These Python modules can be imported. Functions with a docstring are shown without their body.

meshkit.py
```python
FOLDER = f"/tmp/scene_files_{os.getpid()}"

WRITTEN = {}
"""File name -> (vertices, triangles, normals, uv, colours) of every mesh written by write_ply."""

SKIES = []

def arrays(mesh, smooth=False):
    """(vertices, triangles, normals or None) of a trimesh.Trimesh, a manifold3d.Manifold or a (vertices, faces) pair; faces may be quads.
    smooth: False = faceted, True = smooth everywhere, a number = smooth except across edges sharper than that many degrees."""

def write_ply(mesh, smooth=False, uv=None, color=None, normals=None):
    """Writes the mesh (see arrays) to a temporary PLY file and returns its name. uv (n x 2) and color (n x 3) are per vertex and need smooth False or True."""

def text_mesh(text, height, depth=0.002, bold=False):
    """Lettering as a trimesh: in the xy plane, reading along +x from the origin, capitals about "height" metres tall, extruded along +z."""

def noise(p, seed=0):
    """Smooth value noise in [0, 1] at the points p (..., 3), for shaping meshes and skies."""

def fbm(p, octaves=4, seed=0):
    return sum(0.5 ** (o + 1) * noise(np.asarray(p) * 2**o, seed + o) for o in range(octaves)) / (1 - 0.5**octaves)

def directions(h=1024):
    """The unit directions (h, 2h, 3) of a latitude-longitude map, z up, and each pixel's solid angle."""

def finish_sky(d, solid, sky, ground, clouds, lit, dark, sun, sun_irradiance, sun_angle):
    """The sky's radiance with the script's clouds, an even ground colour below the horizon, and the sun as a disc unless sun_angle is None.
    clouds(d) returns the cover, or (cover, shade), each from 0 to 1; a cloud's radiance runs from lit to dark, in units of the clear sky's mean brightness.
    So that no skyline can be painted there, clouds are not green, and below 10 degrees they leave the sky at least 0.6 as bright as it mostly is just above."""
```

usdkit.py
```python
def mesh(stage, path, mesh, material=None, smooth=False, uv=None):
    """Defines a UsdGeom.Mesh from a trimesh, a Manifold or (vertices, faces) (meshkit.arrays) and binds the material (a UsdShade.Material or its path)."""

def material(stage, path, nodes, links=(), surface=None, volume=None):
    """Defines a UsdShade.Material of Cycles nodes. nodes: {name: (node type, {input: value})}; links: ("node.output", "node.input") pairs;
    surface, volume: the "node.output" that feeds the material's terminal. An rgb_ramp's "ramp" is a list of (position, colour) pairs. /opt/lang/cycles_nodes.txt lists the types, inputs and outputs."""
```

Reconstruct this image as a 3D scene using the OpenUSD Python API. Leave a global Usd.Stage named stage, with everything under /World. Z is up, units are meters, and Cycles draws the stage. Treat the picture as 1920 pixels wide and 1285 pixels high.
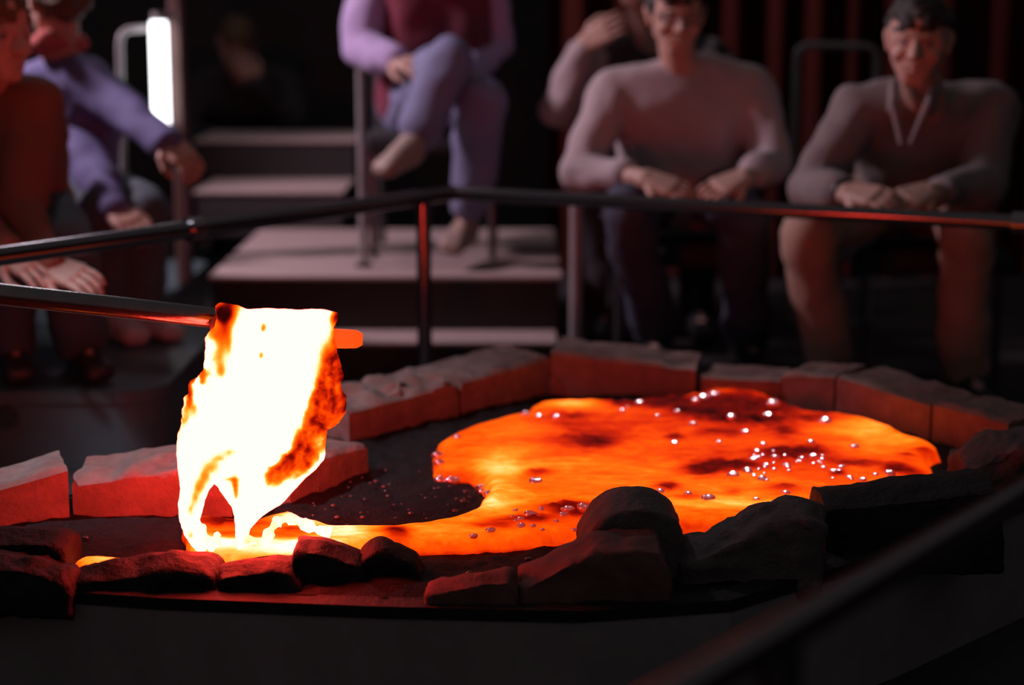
import math, random, re
import numpy as np, trimesh, usdkit, meshkit
from manifold3d import Manifold, Mesh as MMesh, OpType
from scipy.spatial import Delaunay, cKDTree
from shapely.geometry import Polygon, Point
import shapely
from pxr import Usd, UsdGeom, UsdLux, UsdShade, Gf, Sdf, Vt

stage = Usd.Stage.CreateInMemory()
UsdGeom.SetStageUpAxis(stage, UsdGeom.Tokens.z)
UsdGeom.SetStageMetersPerUnit(stage, 1.0)
UsdGeom.Xform.Define(stage, '/World')
UsdGeom.Scope.Define(stage, '/World/Looks')

# ------------------------------------------------------------------ camera
W, H, F = 1920.0, 1285.0, 3350.0
EYE = np.array([0.0, 0.0, 1.15])
PITCH = math.atan(642.5 / F)
cam = UsdGeom.Camera.Define(stage, '/World/camera')
cam.AddTranslateOp().Set(Gf.Vec3d(*EYE))
cam.AddRotateXOp().Set(90.0 - math.degrees(PITCH))
cam.CreateHorizontalApertureAttr(36.0)
cam.CreateVerticalApertureAttr(36.0 * H / W)
cam.CreateFocalLengthAttr(36.0 * F / W)
cam.CreateFStopAttr(1.7)
cam.CreateFocusDistanceAttr(3.02)
cam.CreateExposureAttr(0.0)

# ------------------------------------------------------------------ ambient fill, stage lights and added spots
dome = UsdLux.DomeLight.Define(stage, '/World/ambient_fill')
dome.CreateIntensityAttr(0.020)  # even fill added to lift the blacks, from no lamp in the room
dome.CreateColorAttr(Gf.Vec3f(1.0, 0.93, 0.96))

def aim(l, pos, target):
    z = np.array(pos, float) - np.array(target, float); z /= np.linalg.norm(z)
    x = np.cross([0, 0, 1.0], z); x /= np.linalg.norm(x); y = np.cross(z, x)
    l.AddTransformOp().Set(Gf.Matrix4d(*x, 0, *y, 0, *z, 0, *pos, 1))

def stage_light(name, pos, target, size, intensity, color, cone):
    """a theatre lamp or an added spot: square panel with a hood, or (round) a narrow spot"""
    round_ = size < 0.2
    l = (UsdLux.SphereLight if round_ else UsdLux.RectLight).Define(stage, '/World/' + name)
    if round_:
        l.CreateRadiusAttr(size)
    else:
        l.CreateWidthAttr(size); l.CreateHeightAttr(size)
    l.CreateIntensityAttr(intensity); l.CreateColorAttr(Gf.Vec3f(*color))
    sh = UsdLux.ShapingAPI.Apply(l.GetPrim()); sh.CreateShapingConeAngleAttr(cone); sh.CreateShapingConeSoftnessAttr(0.5)
    aim(l, pos, target)

stage_light('stage_key_light', (-2.9, 5.45, 2.6), (0.1, 6.0, 0.7), 0.17, 330.0, (1.0, 0.76, 0.90), 31)
stage_light('stage_back_light', (-1.2, 6.95, 3.05), (-0.5, 4.0, 0.5), 0.22, 60.0, (0.95, 0.84, 0.95), 40)
stage_light('added_floor_spot', (-1.75, 3.35, 1.9), (-0.80, 3.65, 0.2), 0.06, 900.0, (0.80, 0.82, 1.0), 22)  # unseen spot added to lighten the platform front and left stone tops
stage_light('added_pool_spot', (0.50, 5.6, 3.6), (0.38, 3.56, 0.25), 0.05, 7000.0, (1.0, 0.93, 0.97), 7.0)  # unseen narrow spot added to make the crust bubbles sparkle

# ------------------------------------------------------------------ helpers
FWD = np.array([0, math.cos(PITCH), -math.sin(PITCH)])
UPV = np.array([0, math.sin(PITCH), math.cos(PITCH)])
RGT = np.array([1.0, 0, 0])

def U(px, py, D=None, z=None):
    """the point of the room that lies D metres ahead (along the floor), or at height z, in the direction of a pixel"""
    d = FWD + RGT * (px - W / 2) / F + UPV * (H / 2 - py) / F
    t = D / d[1] if D is not None else (z - EYE[2]) / d[2]
    return EYE + d * t

used = set()
def numbered(path):
    p, k = path, 0
    while p in used:
        k += 1
        p = f'{path}_{k:03d}'
    used.add(p)
    return p

def tag(prim, label=None, cat=None, group=None, kind=None):
    prim = prim.GetPrim() if hasattr(prim, 'GetPrim') else prim
    for k, v in (('label', label), ('category', cat), ('group', group), ('kind', kind)):
        if v:
            prim.SetCustomDataByKey(k, v)
    return prim

def thing(name, label, cat, loc=(0, 0, 0), group=None, kind=None):
    x = UsdGeom.Xform.Define(stage, numbered('/World/' + name))
    x.AddTranslateOp().Set(Gf.Vec3d(*map(float, loc)))
    tag(x, label, cat, group, kind)
    return x.GetPrim()

def origin(prim):
    o = np.zeros(3)
    while prim and prim.GetPath() != Sdf.Path('/World'):
        a = prim.GetAttribute('xformOp:translate').Get()
        if a is not None:
            o += np.array(a)
        prim = prim.GetParent()
    return o

def obj(name, mesh, mat, parent=None, smooth=35, **t):
    """one Mesh prim, built in room coordinates, stored in its parent's"""
    path = numbered((str(parent.GetPath()) if parent else '/World') + '/' + name)
    v, f = mesh if isinstance(mesh, tuple) else (np.array(mesh.vertices), np.array(mesh.faces))
    base = origin(parent) if parent else v.mean(0) * [1, 1, 0] + [0, 0, v[:, 2].min()]
    m = usdkit.mesh(stage, path, trimesh.Trimesh(v - base, f, process=False), mat, smooth=smooth)
    if not parent:
        m.AddTranslateOp().Set(Gf.Vec3d(*map(float, base)))
    tag(m, **t)
    return m.GetPrim()

M = {}
def mat(name, color, rough=0.6, metallic=0.0, spec=0.4, noise=None, bump=None, coat=0.0, extra=None):
    nodes = {'p': ('principled_bsdf', dict(base_color=color, roughness=rough, metallic=metallic, specular_ior_level=spec, coat_weight=coat, coat_roughness=0.15, **(extra or {}))),
             'g': ('geometry', {})}
    links = []
    if noise:
        scale, dark = noise
        nodes['n'] = ('noise_texture', dict(scale=scale, detail=5.0, roughness=0.6))
        nodes['r'] = ('rgb_ramp', {'ramp': [(0.3, tuple(c * dark for c in color)), (0.7, color)]})
        links += [('g.position', 'n.vector'), ('n.fac', 'r.fac'), ('r.color', 'p.base_color')]
    if bump:
        scale, strength, dist = bump
        nodes['bn'] = ('noise_texture', dict(scale=scale, detail=4.0, roughness=0.65))
        nodes['b'] = ('bump', dict(strength=strength, distance=dist))
        links += [('g.position', 'bn.vector'), ('bn.fac', 'b.height'), ('b.normal', 'p.normal')]
    M[name] = usdkit.material(stage, '/World/Looks/' + name, nodes, links, surface='p.BSDF')
    return M[name]

mat('black_paint', (0.10, 0.09, 0.095), 0.8, spec=0.1, noise=(3, 0.7))
mat('black_floor', (0.05, 0.045, 0.047), 0.6, noise=(5, 0.6), bump=(60, 0.2, 0.004))
mat('rail_metal', (0.20, 0.18, 0.19), 0.2, metallic=1.0, bump=(40, 0.04, 0.002))
mat('black_metal', (0.035, 0.033, 0.035), 0.3, spec=0.8)
mat('dimmed_rock', (0.013, 0.011, 0.011), 0.75, noise=(25, 0.5), bump=(50, 0.7, 0.01))  # darkened copy of dark_rock, near black so the pour barely lights it
mat('tray_steel', (0.24, 0.225, 0.23), 0.8, noise=(9, 0.8))
mat('dark_steel', (0.28, 0.26, 0.26), 0.2, metallic=0.95, noise=(14, 0.7), bump=(60, 0.15, 0.002))
mat('grey_metal', (0.30, 0.28, 0.28), 0.45, noise=(20, 0.8))
mat('platform_grey', (0.10, 0.14, 0.15), 0.35, noise=(6, 0.75))
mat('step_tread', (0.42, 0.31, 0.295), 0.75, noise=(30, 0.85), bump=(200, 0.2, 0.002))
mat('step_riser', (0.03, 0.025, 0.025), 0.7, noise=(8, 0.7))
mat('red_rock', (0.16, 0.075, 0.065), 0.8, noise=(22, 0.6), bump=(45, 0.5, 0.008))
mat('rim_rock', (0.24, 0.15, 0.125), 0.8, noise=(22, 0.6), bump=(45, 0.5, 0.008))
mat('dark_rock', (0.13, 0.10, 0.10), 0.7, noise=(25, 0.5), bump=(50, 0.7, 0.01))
mat('black_sand', (0.018, 0.012, 0.012), 0.7, spec=0.15, noise=(80, 0.4), bump=(160, 0.9, 0.006))
mat('glass_chip', (0.05, 0.045, 0.05), 0.12, spec=0.9)
mat('skin', (0.55, 0.33, 0.26), 0.5, noise=(30, 0.85))
mat('eye', (0.2, 0.17, 0.16), 0.3)
mat('dark_hair', (0.03, 0.022, 0.018), 0.5, bump=(150, 0.8, 0.004))
mat('brown_hair', (0.12, 0.07, 0.035), 0.5, bump=(150, 0.8, 0.004))
mat('seat_fabric', (0.035, 0.032, 0.034), 0.85, bump=(300, 0.3, 0.002))
mat('light_sweater', (0.46, 0.37, 0.38), 0.9, noise=(40, 0.9), bump=(260, 0.5, 0.003))
mat('grey_sweater', (0.24, 0.20, 0.195), 0.9, noise=(40, 0.85), bump=(260, 0.5, 0.003))
mat('navy_denim', (0.05, 0.055, 0.085), 0.85, bump=(300, 0.3, 0.002))
mat('beige_chino', (0.36, 0.24, 0.18), 0.85, bump=(300, 0.3, 0.002))
mat('lilac_shirt', (0.44, 0.33, 0.55), 0.85, bump=(220, 0.3, 0.002))
mat('maroon_knit', (0.20, 0.035, 0.06), 0.9, bump=(220, 0.5, 0.003))
mat('blue_trousers', (0.20, 0.20, 0.33), 0.85, bump=(220, 0.3, 0.002))
mat('blue_jacket', (0.13, 0.12, 0.26), 0.8, bump=(220, 0.3, 0.002))
mat('rust_shirt', (0.22, 0.085, 0.055), 0.85, bump=(220, 0.3, 0.002))
mat('black_cloth', (0.035, 0.033, 0.038), 0.85, bump=(220, 0.3, 0.002))
mat('grey_trousers', (0.07, 0.09, 0.105), 0.85, bump=(220, 0.3, 0.002))
mat('red_scarf', (0.5, 0.12, 0.11), 0.85, bump=(220, 0.3, 0.002))
mat('tan_leather', (0.36, 0.26, 0.22), 0.5)
mat('black_leather', (0.03, 0.028, 0.03), 0.4)
mat('white_canvas', (0.5, 0.46, 0.46), 0.7)
mat('gold', (0.6, 0.4, 0.12), 0.3, metallic=1.0)
mat('red_curtain', (0.045, 0.009, 0.007), 0.95, spec=0.05, bump=(150, 0.3, 0.003))
mat('lamp_white', (0.9, 0.9, 0.9), 0.3, extra=dict(emission_color=(0.92, 0.97, 1.0), emission_strength=4.0))
mat('hot_steel', (0.1, 0.06, 0.05), 0.5, noise=(30, 0.5), extra=dict(emission_color=(1.0, 0.075, 0.004), emission_strength=1.1))
mat('warm_steel', (0.12, 0.07, 0.06), 0.5, noise=(30, 0.5), extra=dict(emission_color=(1.0, 0.03, 0.004), emission_strength=0.16))

LAVA = [(0.0, (0.004, 0.001, 0.001)), (0.18, (0.03, 0.001, 0.001)), (0.32, (0.25, 0.004, 0.001)), (0.45, (0.75, 0.022, 0.001)), (0.58, (1.15, 0.085, 0.001)),
        (0.68, (1.5, 0.17, 0.003)), (0.78, (2.6, 0.36, 0.02)), (0.86, (5.5, 0.66, 0.12)), (0.92, (14.0, 1.0, 0.5)), (1.0, (36.0, 1.35, 0.95))]
def lava_mat(name, amp, scale, fine, squash=(1, 1, 1), coat=0.6):
    M[name] = usdkit.material(stage, '/World/Looks/' + name, {
        'a': ('attribute', {'attribute': 'lava_heat'}),
        'bw': ('rgb_to_bw', {}),
        'g': ('geometry', {}),
        'mp': ('mapping', {'scale': squash}),
        'n1': ('noise_texture', {'scale': scale, 'detail': 4.0, 'roughness': 0.6, 'distortion': 0.6}),
        'n2': ('noise_texture', {'scale': fine, 'detail': 3.0, 'roughness': 0.6}),
        'm1': ('math', {'math_type': 'multiply_add', 'value2': amp, 'value3': -amp / 2}),
        'm2': ('math', {'math_type': 'multiply_add', 'value2': amp * 0.5, 'value3': -amp / 4}),
        's1': ('math', {'math_type': 'add'}),
        's2': ('math', {'math_type': 'add', 'use_clamp': True}),
        'r': ('rgb_ramp', {'ramp': LAVA}),
        'b': ('bump', {'strength': 0.5, 'distance': 0.006}),
        'p': ('principled_bsdf', {'base_color': (0.006, 0.003, 0.003), 'roughness': 0.5, 'specular_ior_level': 0.0, 'emission_strength': 1.0, 'coat_weight': coat, 'coat_roughness': 0.12})},
        [('g.position', 'mp.vector'), ('mp.vector', 'n1.vector'), ('mp.vector', 'n2.vector'), ('n1.fac', 'm1.value1'), ('n2.fac', 'm2.value1'),
         ('a.color', 'bw.color'), ('bw.val', 's1.value1'), ('m1.value', 's1.value2'), ('s1.value', 's2.value1'), ('m2.value', 's2.value2'), ('s2.value', 'r.fac'),
         ('r.color', 'p.emission_color'), ('n2.fac', 'b.height'), ('b.normal', 'p.normal')], surface='p.BSDF')
lava_mat('lava_pool', 0.46, 7.0, 30.0, (0.85, 1.35, 1.0), coat=0.0)
M['crust_glass'] = usdkit.material(stage, '/World/Looks/crust_glass', {'p': ('principled_bsdf', {'base_color': (0.72, 0.62, 0.68), 'metallic': 1.0, 'roughness': 0.22, 'emission_color': (1.0, 0.03, 0.01), 'emission_strength': 0.30})}, [], surface='p.BSDF')
lava_mat('lava_pour', 0.34, 15.0, 60.0, (1.0, 1.0, 0.45), coat=0.0)

def heat_primvar(prim, heat):
    UsdGeom.PrimvarsAPI(prim).CreatePrimvar('lava_heat', Sdf.ValueTypeNames.FloatArray, 'vertex').Set(Vt.FloatArray.FromNumpy(np.asarray(heat, np.float32)))

# ---- mesh makers
def unit(v):
    v = np.asarray(v, float)
    return v / max(np.linalg.norm(v), 1e-9)

def box(lo, hi, bevel=0.006):
    lo, hi = np.array(lo, float), np.array(hi, float)
    b = min(bevel, (hi - lo).min() * 0.45)
    pts = []
    for k in np.ndindex(2, 2, 2):
        c = np.where(np.array(k) == 0, lo + b, hi - b)
        s = np.where(np.array(k) == 0, -b, b)
        for ax in range(3):
            q = c.copy(); q[ax] += s[ax]; pts.append(q)
    return to_tm(Manifold.hull_points(np.array(pts)))

def to_tm(m):
    q = m.to_mesh()
    return trimesh.Trimesh(np.array(q.vert_properties[:, :3], float), np.array(q.tri_verts), process=False)

def to_man(t):
    return Manifold(MMesh(np.asarray(t.vertices, np.float32), np.asarray(t.faces, np.uint32)))

def fillet(points, r, n=6):
    P = [np.array(p, float) for p in points]
    out = [P[0]]
    for a, b, c in zip(P, P[1:], P[2:]):
        u, w = unit(a - b), unit(c - b)
        for t in np.linspace(0, 1, n):
            out.append((1 - t) ** 2 * (b + u * r) + 2 * t * (1 - t) * b + t * t * (b + w * r))
    return out + [P[-1]]

def tube(points, r, seg=16, aspect=1.0):
    P = np.array(points, float)
    rr = np.broadcast_to(np.asarray(r, float), (len(P),))
    V, Fc, prev = [], [], None
    for i, p in enumerate(P):
        t = unit(P[min(i + 1, len(P) - 1)] - P[max(i - 1, 0)])
        s = np.cross(t, [0, 0, 1.0]) if prev is None else prev - t * (prev @ t)
        s = unit(s) if np.linalg.norm(s) > 1e-4 else np.array([1.0, 0, 0])
        prev = s
        n = np.cross(s, t)
        for k in range(seg):
            a = 2 * math.pi * k / seg
            V.append(p + rr[i] * (math.cos(a) * s + math.sin(a) * n * aspect))
    for i in range(len(P) - 1):
        for k in range(seg):
            a, b = i * seg + k, i * seg + (k + 1) % seg
            Fc += [[a, b, b + seg], [a, b + seg, a + seg]]
    n0 = len(V); V += [P[0], P[-1]]; e = (len(P) - 1) * seg
    for k in range(seg):
        Fc += [[n0, (k + 1) % seg, k], [n0 + 1, e + k, e + (k + 1) % seg]]
    t = trimesh.Trimesh(np.array(V), np.array(Fc), process=False)
    if t.volume < 0:
        t.invert()
    return t

SPH = np.array(trimesh.creation.icosphere(2).vertices)
def bone(*jr):
    return Manifold.hull_points(np.vstack([np.asarray(p, float) + r * SPH for p, r in jr]))

def soft(parts, edge, it=12):
    m = Manifold.batch_boolean(parts, OpType.Add).refine_to_length(edge)
    t = to_tm(m)
    t.merge_vertices()
    v0 = np.array(t.vertices)
    trimesh.smoothing.filter_taubin(t, lamb=0.5, nu=0.52, iterations=it)
    v1 = np.array(t.vertices); far = ~(np.linalg.norm(v1 - v0, axis=1) < 1.5 * edge)
    v1[far] = v0[far]; t.vertices = v1
    return t

def ruffle(t, amp, scale, seed=0, stretch=(1, 1, 1)):
    n = t.vertex_normals
    q = (t.vertices * scale * np.array(stretch)) + seed * 13.7
    d = meshkit.noise(q, seed) - 0.5 + 0.5 * (meshkit.noise(q * 2.3, seed + 1) - 0.5)
    t.vertices = t.vertices + n * (d * amp)[:, None]
    return t

# ================================================================== THE ROOM
def structure(name, mesh, m, label):
    return obj(name, mesh, m, smooth=False, kind='structure', label=label, cat=name.split('_')[0])

structure('floor', box((-4.5, -1.5, -0.1), (4.5, 9.3, 0.0), 0.002), M['black_floor'], 'black floor of the dark show room')
structure('wall_back', box((-4.5, 9.3, -0.1), (4.5, 9.45, 3.2), 0.002), M['black_paint'], 'black wall at the back of the room behind the audience')
structure('wall_left', box((-4.65, -1.5, -0.1), (-4.5, 9.3, 3.2), 0.002), M['black_paint'], 'black side wall on the left of the room')
structure('wall_right', box((4.5, -1.5, -0.1), (4.65, 9.3, 3.2), 0.002), M['black_paint'], 'black side wall on the right of the room')

# ---- the stair block between the seats: lower step, deep landing, two upper steps
def zat(py, D):
    return U(960, py, D=D)[2]
D0, D1 = 5.40, 5.60
z1 = U(960, 642, D=D0)[2]; z2 = U(960, 518, D=D1)[2]
D2 = U(960, 430, z=z2)[1]; z3 = U(960, 358, D=D2)[2]
D3 = U(960, 335, z=z3)[1]; z4 = U(960, 262, D=D3)[2]
D4 = U(960, 245, z=z4)[1]
st = thing('staircase', 'pale treaded stairs with dark risers and a deep landing between the audience seats', 'stairs', (-0.45, D0, 0))
def step(x0, x1, ya, yb, z0, z1_):
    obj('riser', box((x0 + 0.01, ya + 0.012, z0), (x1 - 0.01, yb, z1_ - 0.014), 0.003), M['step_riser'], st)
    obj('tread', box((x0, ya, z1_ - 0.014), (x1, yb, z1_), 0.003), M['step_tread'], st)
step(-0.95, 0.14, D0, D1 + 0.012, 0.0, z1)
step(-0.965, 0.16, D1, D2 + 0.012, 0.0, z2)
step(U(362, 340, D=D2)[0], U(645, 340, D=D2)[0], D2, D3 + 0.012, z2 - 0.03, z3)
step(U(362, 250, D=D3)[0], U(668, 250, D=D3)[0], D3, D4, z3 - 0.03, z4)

# ---- the low platform under the seats on the left
pc = U(303, 735, z=0.20)
pl = thing('seating_platform', 'low grey painted platform with a rounded corner under the left hand seats', 'platform', (-2.0, pc[1], 0))
prof = Polygon([(-3.6, pc[1]), (pc[0], pc[1]), (pc[0], 5.30), (-1.12, 5.30), (-1.12, 6.6), (-3.6, 6.6)]).buffer(-0.12).buffer(0.12, quad_segs=8)
deck = trimesh.creation.extrude_polygon(prof, 0.03); deck.apply_translation([0, 0, 0.17])
fas = trimesh.creation.extrude_polygon(prof.buffer(-0.006), 0.17)
obj('fascia', fas, M['platform_grey'], pl); obj('deck', deck, M['platform_grey'], pl)
vent = trimesh.creation.cylinder(0.028, 0.02, sections=28)
vent.apply_transform(trimesh.transformations.rotation_matrix(math.pi / 2, [1, 0, 0])); vent.apply_translation(U(12, 783, D=pc[1] - 0.002))
obj('vent', vent, M['black_metal'], pl, label='black round vent')

# ---- curtain behind the seats on the right
cx0, cx1, cy = U(1028, 40, D=7.4)[0], 2.9, 7.4
xs = np.linspace(cx0, cx1, 260); zs = np.linspace(0.02, 2.9, 30)
V, Fc = [], []
for side in (0, 1):
    for zz in zs:
        for x in xs:
            w = 0.045 * math.sin(x * 34 + 1.4 * math.sin(x * 5)) + 0.02 * math.sin(x * 13 + zz)
            V.append((x, cy + w + side * 0.012, zz))
nx, nz = len(xs), len(zs)
for side in (0, 1):
    for j in range(nz - 1):
        for i in range(nx - 1):
            a = side * nx * nz + j * nx + i
            q = [[a, a + 1, a + nx + 1], [a, a + nx + 1, a + nx]]
            Fc += q if side == 0 else [t[::-1] for t in q]
obj('curtain', (np.array(V), np.array(Fc)), M['red_curtain'], smooth=60, label='dark red curtain hanging in folds behind the two seated men in sweaters', cat='curtain')

# ---- column, tube lamp and handrails
structure('trim_1', box((U(322, 100, D=6.05)[0], 6.0, 0.2), (U(346, 100, D=6.05)[0], 6.08, 2.4), 0.006), mat('brown_paint', (0.11, 0.055, 0.05), 0.6), 'narrow dark brown upright post beside the white tube lamp')
tl = thing('tube_lamp', 'short bright white upright tube lamp on a dark post', 'lamp', U(302, 240, D=5.95))
a, b = U(297, 40, D=5.95), U(303, 232, D=5.95)
obj('tube', tube([a + (a - b) * 0.004, a, a * .9 + b * .1, b, b + (b - a) * .004], [0.021, 0.027, 0.0285, 0.0285, 0.021], 20), M['lamp_white'], tl, label='glowing white tube')
d = unit(a - b)
obj('end_cap', tube([a + d * 0.002, a + d * 0.03], 0.022, 16), M['grey_metal'], tl)
obj('end_cap', tube([b - d * 0.002, b - d * 0.025], 0.02, 16), M['grey_metal'], tl)
obj('bracket', tube([a + d * 0.015, a + d * .015 + np.array([0.05, 0.07, 0])], 0.008, 8), M['black_metal'], tl)
obj('bracket', tube([b - d * 0.015, b - d * .015 + np.array([0.05, 0.07, 0])], 0.008, 8), M['black_metal'], tl)

def handrail(label, pts, r, base_z, r2=None, bend=0.05, m='grey_metal'):
    h = thing('handrail', label, 'handrail', (pts[0][0], pts[0][1], base_z))
    obj('rail', tube(fillet(pts, bend), r, 14), M[m], h)
    for q in ([pts[0]] if len(pts) < 4 else [pts[0], pts[-1]]):
        c = trimesh.creation.cylinder(r * 2.0, 0.012, sections=20); c.apply_translation([q[0], q[1], base_z + 0.006])
        obj('foot_plate', c, M['black_metal'], h)
    return h
p = U(224, 250, D=5.7)
p = U(224, 250, D=5.92)
q = U(224, 57, D=5.92)
e = U(322, 50, D=6.07)
handrail('grey tubular handrail bent at the top beside the white tube lamp', [(p[0], p[1], 0.2), (q[0], q[1], q[2]), (e[0], e[1], e[2])], 0.0125, 0.2)
p = U(1494, 84, D=6.3); e = U(1645, 88, D=6.3)
handrail('dark bent tube handrail behind the shoulder of the man in the grey pullover', [(p[0], p[1], 0.0), p, e, (e[0], e[1], 0.0)], 0.013, 0.0)
p = U(676, 128, D=5.8)
handrail('thin brownish upright post beside the seat of the person with crossed legs', [(p[0], p[1], z2), (p[0], p[1], (p[2] + z2) / 2), p], 0.014, z2, bend=0.01, m='grey_metal')
p = U(1081, 386, D=5.15)
handrail('pale grey upright post left of the knees of the man in the light sweater', [(p[0], p[1], 0.0), (p[0], p[1], p[2] / 2), p], 0.019, 0.0, bend=0.01)

# ================================================================== SEATS
def chair(label, x, y, z0, rot=0.0, w=0.46, top=0.86):
    """black theatre chair facing -y, turned by rot; (x, y) = middle of the seat"""
    c = thing('chair', label, 'chair', (x, y, z0))
    R = trimesh.transformations.rotation_matrix(rot, [0, 0, 1], [x, y, 0])
    def put(name, m, mm):
        m.apply_transform(R); obj(name, m, M[mm], c)
    put('seat', box((x - w / 2, y - 0.22, z0 + 0.36), (x + w / 2, y + 0.24, z0 + 0.43), 0.02), 'seat_fabric')
    put('backrest', box((x - w / 2, y + 0.25, z0 + 0.40), (x + w / 2, y + 0.31, z0 + top), 0.02), 'seat_fabric')
    for sx in (-1, 1):
        for yy in (-0.18, 0.22):
            put('leg', tube([(x + sx * (w / 2 - 0.03), y + yy, z0), (x + sx * (w / 2 - 0.03), y + yy, z0 + 0.37)], 0.014, 10), 'black_metal')
    return c

# ================================================================== PEOPLE
def hand(wrist, d, back, side, curl=0.6, size=1.0, spread=0.10):
    """palm, four fingers of unequal length and a thumb; d points to the fingers, back is the back of the hand, side = +1 if the thumb lies towards cross(d, back)"""
    d = unit(d); back = unit(back - d * (np.dot(back, d))); s = np.cross(d, back) * side
    k = size
    w = np.array(wrist, float)
    P = lambda a, b_, c_=0: w + (d * a + s * b_ + back * c_) * k
    parts = [bone((P(0, 0.014), 0.022 * k), (P(0, -0.014), 0.022 * k), (P(0.085, 0.032), 0.0125 * k), (P(0.088, 0.010), 0.0135 * k), (P(0.082, -0.034), 0.0115 * k))]
    for off, ln, r in ((0.032, 0.074, 0.0090), (0.011, 0.082, 0.0094), (-0.011, 0.077, 0.0090), (-0.033, 0.060, 0.0080)):
        q = P(0.088, off); ang = 0.25 * curl; dirn = d + s * off * spread * 20
        for frac, add in ((0.45, 0.75), (0.30, 0.95), (0.25, 0.6)):
            nxt = q + unit(dirn * math.cos(ang) - back * math.sin(ang)) * ln * frac * k
            parts.append(bone((q, r * k), (nxt, r * 0.9 * k)))
            q, r, ang = nxt, r * 0.92, ang + add * curl
    t0, t1 = P(0.022, 0.026), P(0.05, 0.052, -0.010)
    t2, t3 = P(0.080, 0.062, -0.022), P(0.103, 0.056, -0.030)
    for a_, b_, r in ((t0, t1, 0.0135), (t1, t2, 0.011), (t2, t3, 0.0095)):
        parts.append(bone((a_, r * k), (b_, r * 0.92 * k)))
    return soft(parts, 0.006, 5)

def head_parts(c, f, u, k=1.0):
    f = unit(f); u = unit(u - f * np.dot(u, f)); r = np.cross(f, u)
    P = lambda x, y, z: np.asarray(c) + (r * x + f * y + u * z) * k
    B = lambda *a: bone(*[(P(*p), rr * k) for p, rr in a])
    skull = B(((0, -0.035, 0.032), 0.078), ((0, 0.02, 0.042), 0.066), ((0.012, -.02, 0.02), 0.07), ((-0.012, -.02, 0.02), 0.07))
    parts = [skull,
             B(((0.040, 0.035, 0.0), 0.032), ((-0.040, 0.035, 0.0), 0.032), ((0.042, 0.0, -0.045), 0.026), ((-0.042, 0.0, -0.045), 0.026), ((0.014, 0.062, -0.092), 0.019), ((-0.014, 0.062, -0.092), 0.019), ((0, 0.03, 0.05), 0.058)),
             B(((0.03, 0.078, 0.024), 0.010), ((0.0, 0.084, 0.02), 0.010), ((-0.03, 0.078, 0.024), 0.010)),
             B(((0, 0.086, 0.014), 0.008), ((0, 0.112, -0.022), 0.0105), ((0.013, 0.09, -0.027), 0.0085), ((-0.013, 0.09, -0.027), 0.0085)),
             B(((0.024, 0.074, -0.052), 0.007), ((0, 0.084, -0.050), 0.008), ((-0.024, 0.074, -0.052), 0.007)),
             B(((0.02, 0.072, -0.064), 0.007), ((0, 0.081, -0.065), 0.008), ((-0.02, 0.072, -0.064), 0.007)),
             B(((0.042, 0.056, -0.028), 0.022), ((0.034, 0.062, -0.02), 0.02)), B(((-0.042, 0.056, -0.028), 0.022), ((-0.034, 0.062, -0.02), 0.02))]
    for s in (-1, 1):
        parts.append(B(((s * 0.078, -0.012, 0.022), 0.011), ((s * 0.082, -0.022, 0.012), 0.012), ((s * 0.074, -0.008, -0.024), 0.009)))
    face = soft(parts, 0.009, 5)
    eyes = [trimesh.creation.icosphere(2, 0.0115 * k) for _ in (0, 1)]
    for e_, s in zip(eyes, (-1, 1)):
        e_.apply_translation(P(s * 0.031, 0.071, 0.006))
    return face, eyes, P

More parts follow.
